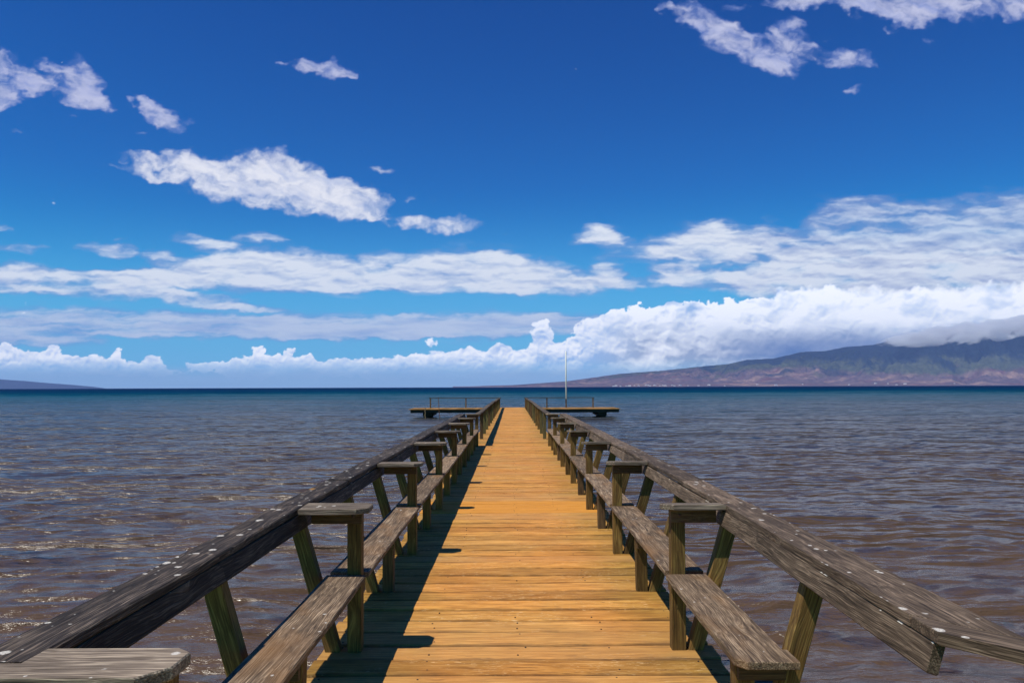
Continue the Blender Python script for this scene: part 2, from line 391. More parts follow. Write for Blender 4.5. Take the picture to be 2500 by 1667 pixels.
bl = {}
for k in range(-1, 6):
    n = ORD[k + 1]
    lab = f'{n} bench from the camera along the left side of the pier, dark weathered top rail'
    if k == -1: lab = 'nearest left bench with a long grey armrest at the bottom left corner of the photo'
    if k == 5: lab = 'farthest bench of the left row, ending where the plain handrail begins'
    b, _ = bench(-1, row(k), row(k + 1), lab, far_arm=(k == 5), first='left' if k == -1 else None)
    bl[k] = b
for k in range(-1, 6):
    n = ORD[k + 1]
    lab = f'{n} bench from the camera along the right side of the pier, grey sunlit top rail'
    if k == -1: lab = 'nearest right bench whose rail stops at an angled corner board, no near armrest'
    if k == 5: lab = 'farthest bench of the right row, ending where the plain handrail begins'
    b, legf = bench(1, row(k), row(k + 1), lab, near_arm=(k != -1), far_arm=(k == 5), first='right' if k == -1 else None,
                 seat0=3.14 if k == -1 else None)
    if k == -1: br0 = b
# long armrest at the near left end
q = MB(); yy = row(-1)
pr = [(-2.3, yy - 0.125), (-0.868, yy - 0.125), (-0.812, yy - 0.05), (-0.812, yy + 0.055), (-0.85, yy + 0.088), (-1.176, yy + 0.088), (-1.178, yy - 0.024), (-2.3, yy - 0.024)]
q.prism(pr, (0, 0, 0.772), Z, X, Y, 0.032, G=X, A=Y, bev=0.004); q.build('armrest', M_ARM, bl[-1])
q = MB(); q.bar((-1.1, yy - 0.007, 0.696), X, Y, Z, 0.243, 0.036, 0.073, 0.003); ap = q.build('apron', M_BRACE, bl[-1])
# angled corner rail on the right
d = Vector((0.645, -0.764, 0)).normalized(); P1 = Vector((1.1083, 2.3715, 0)); P2 = Vector((1.1035, 2.206, 0))
cr = empty('corner_rail', (1.3, 1.9, 0), 'weathered board flaring outward at the bottom right corner of the photo', 'railing')
q = MB(); pts = [P1 - Vector((0, 0.003, 0)), P2, P2 + d * 1.15, P1 - Vector((0, 0.003, 0)) + d * 1.15]
q.prism([(p.x, p.y) for p in pts], (0, 0, 0.7655), Z, X, Y, 0.034, G=d, A=Vector((d.y, -d.x, 0)), bev=0.003)
q.build('top_rail', M_CAPR, cr)
q = MB(); P = P2 + d * 0.25 + Vector((0.035, 0.03, -0.2)); q.bar(P, Z, d, Vector((-d.y, d.x, 0)), 0.963, 0.085, 0.07); q.build('post', M_POST, cr)

# ------------------------------------------------------------ handrails
def zr(yy): return 0.795 - 0.0021 * (yy - 20.2)
for side, nm in ((-1, 'left'), (1, 'right')):
    h = empty('handrail', (side * 0.9, 20.5, 0), f'thin wooden handrail on close set posts along the far {nm} side of the pier', 'railing', 'handrails along the far half of the pier')
    q = MB(); y = 20.29
    zprev = 0.795
    ys = [20.29 + 2.56 * i for i in range(15)] + [57.6]
    zs = [zr(v) + (random.uniform(-.02, .02) if 0 < i < 14 else 0) for i, v in enumerate(ys)]
    if side < 0: zs[3] += .02; zs[7] += 0.03; zs[9] -= 0.02
    ring = []
    for i in range(len(ys) - 1):
        a = Vector((side * 0.835, ys[i] + 0.002, zs[i] - 0.04)); c2 = Vector((side * 0.835, ys[i + 1], zs[i + 1] - 0.04))
        U = c2 - a
        q.bar(a, U, X * side, Z, U.length, 0.13, 0.038, 0.006, nseg=4, wob=0.003)
    q.build('top_rail', M_RAIL, h)
    for i in range(15):
        yy = 23.03 + 2.53 * i
        if yy > 58.4: break
        z1 = np.interp(yy, ys, zs) - 0.04
        q = MB(); q.bar((side * 0.84, yy, -0.004), Z, X * side, Y, z1, 0.09, 0.085, nseg=2, wob=0.002)
        q.build('post', M_GREEN if (i in (1, 4, 5) or random.random() < .25) else (M_POST if random.random() < .6 else M_BRACE), h)
    q = MB()
    for i in range(len(ys) - 1):
        a = Vector((side * 0.845, ys[i] + 0.002, zs[i] - 0.135)); c2 = Vector((side * 0.845, ys[i + 1], zs[i + 1] - 0.135)); U = c2 - a
        q.bar(a + X * side * 0.09, U, X * side, Z, U.length, 0.035, 0.09, nseg=1)
    q.build('side_rail', M_RAIL, h)

# ------------------------------------------------------------ landing platforms
for side, xe, nm in ((-1, 6.83, 'left'), (1, 7.12, 'right')):
    pf = empty('landing_platform', (side * 4, 56.6, WATER), f'narrow planked platform reaching out to the {nm} at the end of the pier', 'platform', 'platforms at the pier end')
    q = MB(); x = HALF + 0.02; 
    while x < xe - 0.05:
        wd = 0.235
        q.bar((side * x, 54.6 + random.uniform(-.03, .03), -0.042 + random.uniform(-.004, .004)), Y, X * side, Z, 4.05, wd, 0.04, nseg=1); x += 0.243
    q.build('deck', M_DECK, pf)
    for yy in (54.68, 58.4):
        q = MB(); q.bar((side * (HALF + .03), yy, -0.25), X * side, Y, Z, xe - HALF - 0.06, 0.07, 0.205, nseg=6, wob=.002); q.build('edge_beam', M_DARK, pf)
    q = MB(); q.bar((side * (xe - 1.45), 54.9, -0.47), Y, X * side, Z, 3.4, 0.62, 0.217, nseg=2); q.build('crossbeam', M_DARK, pf)
    for yy in (55.2, 57.8):
        q = MB(); q.cyl((side * (xe - 1.05), yy, WATER - 1.5), (side * (xe - 1.05), yy, -0.46), 0.22, 0.21, 16, wob=.004, nseg=3); q.build('pile', M_DARK, pf)
    rl = empty('railing', (side * 3, 57.3, 0), f'open wooden railing with slim posts on the {nm} platform at the pier end', 'railing', 'railings on the pier end platforms')
    px = (2.40, 3.74, 5.62) if side > 0 else (3.25, 5.73)
    xr = px[-1] + 0.05
    q = MB(); q.bar((side * 0.80, 57.3, 0.672), X * side, Y, Z, xr - 0.80 + 0.05, 0.12, 0.045, nseg=6, wob=.004); q.build('top_rail', M_RAIL, rl)
    for x in px:
        q = MB(); q.bar((side * (x - 0.04), 57.32, -0.004), Z, X * side, Y, 0.677, 0.085, 0.085); q.build('post', M_POST, rl)
q = MB(); q.cyl((3.74, 57.30 - 0.052, 0.62), (3.74, 57.248, 3.93), 0.048, 0.046, 14); fp = q.build('flagpole', M_WHITE, origin=(3.74, 57.25, 0.62), smooth=True)
tag(fp, 'bare white flagpole fixed to the railing of the right end platform', 'flagpole')
q = MB(); q.cyl((-4.80, 54.45, WATER - .5), (-4.93, 54.56, 0.79), 0.022, 0.02, 8); o = q.build('mooring_pole', M_RUST, origin=(-4.9, 54.5, WATER))
tag(o, 'thin rusty pole standing in the water against the left end platform', 'pole')
q = MB()
for i in range(12):
    a = i / 12; p0 = Vector((-5.80 + 0.02 * math.sin(i * 1.7), 54.56, 0.06 - 0.85 * a)); p1 = Vector((-5.80 + 0.02 * math.sin((i + 1) * 1.7), 54.56, 0.06 - 0.85 * (a + 1 / 12)))
    q.cyl(p0, p1, 0.022 + 0.012 * (i % 4 == 0), 0.022, 8)
o = q.build('mooring_rope', M_ROPE, origin=(-5.8, 54.56, 0)); tag(o, 'tan knotted rope hanging from the left end platform into the water', 'rope')

# ------------------------------------------------------------ numpy noise
PERM = rng.permutation(1024).astype(np.int64)
GR = rng.uniform(0, 2 * np.pi, 1024); GX, GY = np.cos(GR), np.sin(GR)
def perlin(x, y, seed=0):
    x = np.asarray(x, dtype=np.float64) + seed * 17.31; y = np.asarray(y, dtype=np.float64) + seed * 9.77
    xi = np.floor(x).astype(np.int64); yi = np.floor(y).astype(np.int64); xf = x - xi; yf = y - yi
    def g(ix, iy, dx, dy):
        h = PERM[(PERM[ix & 1023] + iy) & 1023]; return GX[h] * dx + GY[h] * dy
    u = xf * xf * xf * (xf * (xf * 6 - 15) + 10); v = yf * yf * yf * (yf * (yf * 6 - 15) + 10)
    a = g(xi, yi, xf, yf); b = g(xi + 1, yi, xf - 1, yf); c = g(xi, yi + 1, xf, yf - 1); d_ = g(xi + 1, yi + 1, xf - 1, yf - 1)
    return (a + (b - a) * u + ((c + (d_ - c) * u) - (a + (b - a) * u)) * v) * 1.5
def fbm(x, y, o=5, seed=0, gain=0.5, lac=2.03, ridge=False):
    s_ = 0; a = 1; n = 0
    for i in range(o):
        p = perlin(x, y, seed + i * 3)
        if ridge: p = 1 - 2 * np.abs(p)
        s_ = s_ + a * p; n += a; a *= gain; x = x * lac; y = y * lac
    return s_ / n
def sstep(a, b, x):
    t_ = np.clip((x - a) / (b - a), 0, 1); return t_ * t_ * (3 - 2 * t_)
def grid_mesh(name, P, nx, ny, attrs=None, smooth=True):
    me = bpy.data.meshes.new(name); me.vertices.add(nx * ny); me.vertices.foreach_set('co', P.reshape(-1).astype(np.float32))
    i = np.arange((ny - 1) * (nx - 1)); r, c = i // (nx - 1), i % (nx - 1); a = r * nx + c
    q_ = np.stack([a, a + 1, a + nx + 1, a + nx], 1).reshape(-1)
    me.loops.add(len(q_)); me.loops.foreach_set('vertex_index', q_.astype(np.int32))
    me.polygons.add(len(i)); me.polygons.foreach_set('loop_start', np.arange(0, len(q_), 4, dtype=np.int32))
    me.polygons.foreach_set('loop_total', np.full(len(i), 4, dtype=np.int32))
    if smooth: me.polygons.foreach_set('use_smooth', np.ones(len(i), dtype=bool))
    me.update(calc_edges=True)
    for k, v in (attrs or {}).items():
        at = me.attributes.new(k, 'FLOAT_COLOR' if v.ndim == 2 else 'FLOAT', 'POINT')
        at.data.foreach_set('color' if v.ndim == 2 else 'value', v.reshape(-1).astype(np.float32))
    o = bpy.data.objects.new(name, me); C.objects.link(o); return o

# ------------------------------------------------------------ water
nyw, nxw = 1900, 640
yy = np.concatenate([0.9 * np.exp(np.linspace(0, math.log(260 / 0.9), nyw - 150)), 260 * np.exp(np.linspace(0, math.log(16500 / 260), 151))[1:]])
u = np.linspace(-1, 1, nxw)
YY, UU = np.meshgrid(yy, u, indexing='ij'); XX = UU * (0.84 * YY + 6)
dy = np.gradient(yy)[:, None] + 0 * YY; dy = np.maximum(dy, (0.84 * YY + 6) * 2 / nxw)
hh = np.zeros_like(XX)
# wind chop at several wavelengths, crests lying roughly along x; each octave fades where the grid cannot carry it
for lam, amp, ang, sd in ((0.17, .0060, .30, 1), (0.29, .0120, .15, 2), (0.48, .0220, .32, 3), (0.85, .027, .10, 4), (1.6, .034, .22, 5), (3.6, .042, .1, 6), (9, .06, .15, 7), (25, .10, .1, 8)):
    ca, sa = math.cos(ang), math.sin(ang)
    xr, yr = XX * ca + YY * sa, -XX * sa + YY * ca
    wx = perlin(xr / lam * 0.25, yr / lam * 0.4, sd + 20) * lam * 0.7
    n_ = perlin(xr / lam * 0.62, (yr + wx) / lam * 1.25, sd)
    n2 = (0.75 - np.sqrt(n_ * n_ + .003) * 2.0) * 0.62 + n_ * 0.35
    hh += n2 * amp * sstep(1.6, 4.0, lam / dy) * 1.2
P = np.stack([XX, YY, WATER + hh - hh[:, :].mean(axis=1, keepdims=True)], -1)
water = grid_mesh('water', P, nxw, nyw); tag(water, kind='structure')
m = bpy.data.materials.new('sea_water'); m.use_nodes = True; t = m.node_tree; p = t.nodes['Principled BSDF']
geo = t.nodes.new('ShaderNodeNewGeometry'); pos = geo.outputs['Position']
sp = t.nodes.new('ShaderNodeSeparateXYZ'); t.links.new(pos, sp.inputs[0])
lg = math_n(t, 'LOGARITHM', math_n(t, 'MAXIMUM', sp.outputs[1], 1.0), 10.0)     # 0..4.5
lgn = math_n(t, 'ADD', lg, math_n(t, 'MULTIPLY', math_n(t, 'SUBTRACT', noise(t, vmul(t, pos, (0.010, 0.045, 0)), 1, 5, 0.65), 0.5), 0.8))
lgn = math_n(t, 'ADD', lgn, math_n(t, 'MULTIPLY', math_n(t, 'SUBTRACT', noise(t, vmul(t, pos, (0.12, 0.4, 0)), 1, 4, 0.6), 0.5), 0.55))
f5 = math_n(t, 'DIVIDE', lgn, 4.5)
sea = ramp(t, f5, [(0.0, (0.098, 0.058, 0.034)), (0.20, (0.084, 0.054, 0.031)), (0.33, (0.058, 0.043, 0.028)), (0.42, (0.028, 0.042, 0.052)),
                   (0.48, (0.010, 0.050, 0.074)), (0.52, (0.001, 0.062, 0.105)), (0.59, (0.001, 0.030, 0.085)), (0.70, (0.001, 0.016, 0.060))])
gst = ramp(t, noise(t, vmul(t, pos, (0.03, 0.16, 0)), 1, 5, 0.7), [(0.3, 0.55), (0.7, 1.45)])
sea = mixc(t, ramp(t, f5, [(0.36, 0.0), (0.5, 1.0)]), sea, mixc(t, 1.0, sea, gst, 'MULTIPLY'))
# foam: sparse flecks, thicker where small waves break by the shore on the right
fn = noise(t, vmul(t, pos, (5.5, 11, 0)), 1, 6, 0.7, 0.6)
shore = math_n(t, 'SUBTRACT', math_n(t, 'MINIMUM', math_n(t, 'MULTIPLY', math_n(t, 'SUBTRACT', sp.outputs[0], 0.8), 0.10), 0.16), math_n(t, 'MULTIPLY', math_n(t, 'MAXIMUM', math_n(t, 'SUBTRACT', sp.outputs[1], 2.5), 0.0), 0.05))
shore = math_n(t, 'MINIMUM', shore, 0.14); shore = math_n(t, 'MAXIMUM', shore, -0.3)
fm = ramp(t, math_n(t, 'ADD', fn, shore), [(0.70, 0.0), (0.78, 1.0)])
sea = mixc(t, math_n(t, 'MULTIPLY', fm, 0.8), sea, (0.55, 0.52, 0.55))
t.links.new(sea, p.inputs['Base Color']); p.inputs['IOR'].default_value = 1.333
rg = ramp(t, math_n(t, 'DIVIDE', lg, 4.5), [(0.0, 0.19), (0.35, 0.22), (0.5, 0.30), (0.7, 0.45)]); t.links.new(rg, p.inputs['Roughness'])
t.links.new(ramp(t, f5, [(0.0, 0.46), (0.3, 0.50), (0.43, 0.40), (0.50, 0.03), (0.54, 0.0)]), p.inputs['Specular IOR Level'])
b1 = t.nodes.new('ShaderNodeBump'); setin(b1, Strength=0.7, Distance=0.010)
t.links.new(noise(t, vmul(t, pos, (13, 26, 0)), 1, 4, 0.6, 0.3), b1.inputs['Height'])
b2 = t.nodes.new('ShaderNodeBump'); setin(b2, Strength=1.0, Distance=0.16)
t.links.new(noise(t, vmul(t, pos, (1.0, 2.4, 0)), 1, 5, 0.62, 0.3), b2.inputs['Height']); t.links.new(b1.outputs[0], b2.inputs['Normal'])
b3 = t.nodes.new('ShaderNodeBump'); setin(b3, Strength=1.0, Distance=2.6)
t.links.new(noise(t, vmul(t, pos, (0.07, 0.22, 0)), 1, 5, 0.65, 0.3), b3.inputs['Height']); t.links.new(b2.outputs[0], b3.inputs['Normal'])
t.links.new(b3.outputs[0], p.inputs['Normal'])
water.data.materials.append(m)

# ------------------------------------------------------------ far land
def px2dir(px, py):
    """viewing direction (x/y, z/y) of a photograph pixel, used only to read off bearings and heights of far things"""
    v = cam.matrix_world.to_3x3() @ Vector(((px - 1250) / F, -(py - 833.5) / F, -1)); return v.x / v.y, v.z / v.y
ridge_px = [(1150, 943), (1200, 941), (1250, 940), (1383, 930.5), (1516, 912), (1622, 904), (1728, 892.7), (1781, 888), (1824, 878), (1888, 875), (1957, 859), (2015, 856.5), (2063, 847), (2127, 842), (2164, 834), (2233, 825),
            (2313, 815), (2419, 802), (2500, 790), (2600, 784), (2750, 778), (3000, 775)]
D0 = 13500.0
rp = [px2dir(*q_) for q_ in ridge_px]
rx = np.array([a * D0 for a, b in rp]); rz = np.array([b * D0 + HEYE for a, b in rp])
nxm, nym = 900, 200
xm = np.linspace(rx[0] - 300, rx[-1] - 200, nxm); vm = np.linspace(0, 1.25, nym)
VM, XM = np.meshgrid(vm, xm, indexing='ij')
front = 10300 + 500 * perlin(XM / 2500, XM * 0 + .5, 3) + 120 * perlin(XM / 500, XM * 0 + .5, 4) + np.clip(1800 - (XM - xm[0]), 0, 2000) * 1.2
YM = front + VM * (D0 - front)
XW = XM * (YM / D0)                       # the land fans out with distance
Hm = np.interp(XM, rx, rz) 
prof = np.where(VM < 1, 0.10 * VM + 0.90 * VM ** 1.7, 1 - (VM - 1) * 0.8)
hz_ = Hm * prof
rv = fbm(XW / 850 + 0.6 * perlin(XW / 900, YM / 900, 12), YM / 1500, 5, 31, 0.55, ridge=True)
rv2 = fbm(XW / 240, YM / 420, 5, 41, 0.55)
amp = Hm * np.clip(VM * 1.4, 0, 1) * np.clip((1 - VM) * 3, 0, 1)
hz_ = hz_ + amp * (0.55 * (rv - 0.25) + 0.26 * rv2) + 6 * perlin(XW / 90, YM / 90, 6) * np.clip(VM * 5, 0, 1) + np.where(VM < .995, 0, 3 * perlin(XW / 60, YM / 60, 8))
hz_ = np.minimum(hz_, (Hm * YM / D0) * (0.86 + 0.14 * np.clip(VM, 0, 1)))
hz_ = np.where(VM < 0.01, -8, np.maximum(hz_, WATER + 3))
# vegetation by height, with patches; the dark forest tone also paints in cloud shade
vg = hz_ / 620 + 0.42 * fbm(XW / 1500, YM / 700, 5, 51) + 0.12 * rv2
dry = np.array([0.110, 0.076, 0.082]); tan = np.array([0.25, 0.165, 0.13]); grn = np.array([0.072, 0.082, 0.045]); forest_shade = np.array([0.016, 0.026, 0.036])
pt = sstep(-.1, .45, fbm(XW / 700, YM / 250, 5, 61))[..., None]
colm = dry * (1 - pt) + tan * pt
red = sstep(.15, .4, fbm(XW / 500, YM / 160, 4, 66))[..., None]; colm = colm * (1 - red) + np.array([0.135, 0.062, 0.060]) * red
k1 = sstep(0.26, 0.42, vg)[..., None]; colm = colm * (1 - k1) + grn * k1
k2 = sstep(0.45, 0.62, vg + 0.55 * np.clip(.35 - rv, -.2, 1) * np.clip(VM * 4, 0, 1) + 0.15 * fbm(XW / 420, YM / 200, 4, 71))[..., None]; colm = colm * (1 - k2) + forest_shade * k2  # dark forest high up and in gullies, painting in cloud shade and relief
sh = (sstep(0.12, 0.3, fbm(XW / 900, YM / 330, 4, 75)) * sstep(.25, .45, VM))[..., None]; colm = colm * (1 - .75 * sh) + forest_shade * .75 * sh  # cloud shadow patches painted into the land colour with the forest tone
colm = colm * (1 - .35 * sstep(.35, .8, VM)[..., None]) * (1 + 0.35 * fbm(XW / 120, YM / 60, 3, 81))[..., None]  # upper slope darkened in colour, standing for shade under the clouds
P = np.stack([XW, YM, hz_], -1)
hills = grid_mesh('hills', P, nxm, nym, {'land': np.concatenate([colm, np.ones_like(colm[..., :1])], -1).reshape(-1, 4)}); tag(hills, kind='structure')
def land_mat(name, attr=True, col=(0.1, 0.1, 0.1)):
    m = bpy.data.materials.new(name); m.use_nodes = True; t = m.node_tree; p = t.nodes['Principled BSDF']
    p.inputs['Roughness'].default_value = 1; p.inputs['Specular IOR Level'].default_value = 0
    g = t.nodes.new('ShaderNodeNewGeometry'); n = noise(t, g.outputs['Position'], 0.02, 5, 0.65)
    base = nn(t, 'ShaderNodeAttribute', attribute_name='land').outputs['Color'] if attr else None
    k = ramp(t, n, [(0.3, 0.6), (0.7, 1.35)])
    if attr: c = mixc(t, 1.0, base, k, 'MULTIPLY')
    else: c = mixc(t, 1.0, col, k, 'MULTIPLY')
    t.links.new(c, p.inputs['Base Color']); return m
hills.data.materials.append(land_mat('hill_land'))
# low far island on the left
isl = [(-300, 880), (-150, 900), (0, 925), (60, 929), (115, 934), (170, 938), (225, 943), (262, 948), (290, 950)]
D1 = 15500.0; ip = [px2dir(*q_) for q_ in isl]
nxi, nyi = 300, 30
xi = np.linspace(ip[0][0] * D1, ip[-1][0] * D1, nxi); vi = np.linspace(0, 1.3, nyi); VI, XI = np.meshgrid(vi, xi, indexing='ij')
HI = np.interp(XI, [a * D1 for a, b in ip], [max(b * D1, -2) for a, b in ip])
YI = 14500 + VI * 1000; ZI = np.where(VI < 1, HI * VI ** .8, HI * (1 - (VI - 1) * 2)) + 5 * perlin(XI / 400, YI / 400, 3) * VI - 3
island = grid_mesh('far_island', np.stack([XI * YI / D1, YI, ZI], -1), nxi, nyi); tag(island, kind='structure')
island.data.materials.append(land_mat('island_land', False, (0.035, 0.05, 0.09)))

# ------------------------------------------------------------ seaside town: tiny houses on the far shore
def house_mesh(w_, d_, h_, name, mat):
    b = MB(); b.v = []; hw = w_ / 2
    b.prism([(-hw, 0), (hw, 0), (hw, h_), (0, h_ * 1.45), (-hw, h_)], (0, 0, 0), Y, X, Z, d_, bev=0.05)
    return b.build(name, mat)
M_WALL = plain('white_wall_paint', (0.75, 0.73, 0.70), 0.8, 0, 0.2, .1)
srcs = []
for j, (w_, h_) in enumerate(((26, 9), (38, 12), (18, 8))):
    srcs.append(house_mesh(w_, 15, h_, 'house', M_WALL))
xs_t = [1498, 1504, 1516, 1531, 1537, 1549, 1560, 1578, 1584, 1586, 1600, 1611, 1618, 1624, 1640, 1647, 1662, 1680, 1705, 1730, 1770, 1850, 1895, 1960, 2075, 2140, 2168, 2190, 2210, 2330]
for i, px in enumerate(xs_t):
    a, _ = px2dir(px, 940)
    src = srcs[i % 3]; o = src if i < 3 else src.copy()
    if i >= 3: C.objects.link(o)
    # stand it on the slope just behind the shore
    xw = a * 10700; j = np.argmin(np.abs(XM[0] * 0.79 - xw)); colY = YM[:, j]; r = 6 + (i * 5) % 9
    jj = np.argmin(np.abs(XW[r] - a * YM[r])) 
    o.location = (XW[r, jj], YM[r, jj], hz_[r, jj] - 2); o.rotation_euler.z = random.uniform(-.4, .4)
    tag(o, 'tiny white house of the town on the far shore below the mountain', 'house', 'white houses on the far shore')

# ------------------------------------------------------------ low cloud sitting on the mountain top
ns_, na_ = 320, 72
sp_ = np.linspace(0, 1, ns_); an_ = np.linspace(0, 2 * np.pi, na_ + 1)
AN, SS = np.meshgrid(an_, sp_)
pxs = 2140 + 850 * sp_
xa = np.array([px2dir(a, 800)[0] for a in pxs]) * 12450
zt_ = np.interp(pxs, [q_[0] for q_ in ridge_px], [q_[1] for q_ in ridge_px])
za = np.array([px2dir(a, b + 3)[1] for a, b in zip(pxs, zt_)]) * 12450
rad = np.sqrt(np.clip(np.minimum(sp_ * 5, (1 - sp_) * 12), 0, 1)); rad[0] = rad[-1] = 0.002
cA, sA = np.cos(AN), np.sin(AN)
nz = 1 + .70 * fbm(xa[:, None] / 260 + cA * .5, sA * 1.1 + 7, 5, 401, .58) + .18 * fbm(xa[:, None] / 110, sA * 2.2 + cA, 4, 411, .55)
RZ = 150 * rad[:, None] * nz; RY = 620 * rad[:, None] * nz
Pz = za[:, None] + sA * RZ + 12 * np.sin(xa / 700)[:, None]
Pz = np.minimum(Pz, 1285)
P = np.stack([np.repeat(xa[:, None], na_ + 1, 1), 12450 + cA * RY, Pz], -1)
P[:, -1] = P[:, 0]
verts = [tuple(v) for v in P[:, :na_].reshape(-1, 3)]; faces = []
for a in range(ns_ - 1):
    for b in range(na_):
        c_ = (b + 1) % na_; faces.append((a * na_ + b, a * na_ + c_, (a + 1) * na_ + c_, (a + 1) * na_ + b))
faces.append(tuple(range(na_))[::-1]); faces.append(tuple((ns_ - 1) * na_ + k for k in range(na_)))
me = bpy.data.meshes.new('cloud_bank'); me.from_pydata(verts, [], faces); me.update()
import bmesh
bmc = bmesh.new(); bmc.from_mesh(me); bmesh.ops.recalc_face_normals(bmc, faces=bmc.faces[:]); bmc.to_mesh(me); bmc.free()
cb_o = bpy.data.objects.new('cloud_bank', me); C.objects.link(cb_o); tag(cb_o, kind='stuff')
m = bpy.data.materials.new('soft_cloud'); m.use_nodes = True; t = m.node_tree; t.nodes.clear()
pv = t.nodes.new('ShaderNodeVolumePrincipled'); pv.inputs['Color'].default_value = (.97, .98, 1, 1); pv.inputs['Density'].default_value = 0.005
pv.inputs['Anisotropy'].default_value = 0.0
tc_ = t.nodes.new('ShaderNodeNewGeometry')
dn_ = math_n(t, 'SUBTRACT', noise(t, vmul(t, tc_.outputs['Position'], (0.0028, 0.0028, 0.0075)), 1, 5, 0.6, 0.6), 0.45)
t.links.new(math_n(t, 'MULTIPLY', math_n(t, 'MAXIMUM', dn_, 0.0), 0.075), pv.inputs['Density'])
m.cycles.volume_step_rate = 0.25
ou = t.nodes.new('ShaderNodeOutputMaterial'); t.links.new(pv.outputs[0], ou.inputs['Volume']); me.materials.append(m)

# ------------------------------------------------------------ sky: cloud layer on a distant dome
R = 60000.0
az = np.radians(np.linspace(-44, 44, 1500)); el = np.radians(np.concatenate([np.linspace(-0.4, 31, 640)]))
EL, AZ = np.meshgrid(el, az, indexing='ij')
dx, dyy, dz = np.sin(AZ) * np.cos(EL), np.cos(AZ) * np.cos(EL), np.sin(EL)
Mi = np.array(cam.matrix_world.to_3x3().inverted())
cx_ = Mi[0, 0] * dx + Mi[0, 1] * dyy + Mi[0, 2] * dz; cy_ = Mi[1, 0] * dx + Mi[1, 1] * dyy + Mi[1, 2] * dz; cz_ = Mi[2, 0] * dx + Mi[2, 1] * dyy + Mi[2, 2] * dz
K = 2352 / 2500.0
PX = (1250 + F * cx_ / -cz_) * K; PY = (833.5 - F * cy_ / -cz_) * K        # bearing table units
def env(lst, wx=0, wy=0, gr=(1.0, 1.0)):
    E_ = np.zeros_like(PX)
    for e in lst:
        cx, cy, rx_, ry_ = e[:4]; an = math.radians(e[4]) if len(e) > 4 else 0; wgt = e[5] if len(e) > 5 else 1.0
        x_, y_ = PX + wx - cx, PY + wy - cy; c, s_ = math.cos(an), math.sin(an)
        a, b = (x_ * c + y_ * s_) / rx_ / gr[0], (-x_ * s_ + y_ * c) / ry_ / gr[1]
        E_ = E_ + wgt * np.clip(1.3 - (a * a + b * b), 0, 1.3) ** 1.2
    return 1 - np.exp(-1.25 * E_)
HI_ = [(20, 168, 72, 38, 35), (70, 190, 40, 18, 20), (0, 228, 34, 22), (165, 205, 66, 28, 25), (190, 165, 56, 22, 40, .9), (120, 152, 36, 10, 20, .6), (225, 232, 48, 20, 28), (375, 268, 62, 22, 27), (335, 245, 28, 20, 20), (320, 298, 20, 5, 0, .4),
       (755, 160, 56, 16, 8), (700, 158, 28, 12, 0, .8), (655, 142, 18, 7, 0, .6), (790, 168, 26, 10, 10),
       (1585, 34, 40, 26, 25), (1655, 66, 62, 26, 25), (1735, 120, 100, 34, 20), (1780, 150, 34, 20, 0), (1815, 75, 44, 34, 0, .8), (1528, 20, 18, 10), (1690, 16, 34, 10, 0, .5), (1850, 120, 26, 16, 0, .6),
       (1940, 136, 64, 20, 5, .8), (1963, 199, 30, 9, -18, .6), (1900, 92, 24, 6, 0, .4),
       (1840, 2, 80, 18, 0), (2070, 12, 120, 30, 6), (2090, 45, 40, 20), (2210, 14, 110, 24, 0, .9), (2340, 12, 60, 26, 0, .8), (2138, 96, 22, 9, 0, .5), (2045, 72, 20, 9, 0, .6), (1960, 8, 60, 14, 0, .7),
       (640, 434, 215, 42, 9, 1.5), (540, 402, 120, 34, 8, 1.1), (620, 376, 46, 32, 0, .9), (330, 364, 66, 13, 6, .8), (360, 398, 100, 12, 9, .9), (780, 450, 100, 32, 14, 1.2), (455, 385, 75, 30, 20, .9), (700, 405, 80, 26, 20, .9),
       (1005, 515, 98, 15, 2, 1), (1150, 534, 20, 5, 10, .35), (880, 393, 30, 8, 3, .5), (995, 457, 14, 5, -10, .4), (945, 455, 16, 5, 0, .4), (905, 470, 16, 6, 0, .4), (170, 265, 14, 8, 0, .4), (35, 298, 16, 6, 0, .35), (135, 421, 12, 5, 0, .35), (840, 490, 40, 7, 8, .5)]
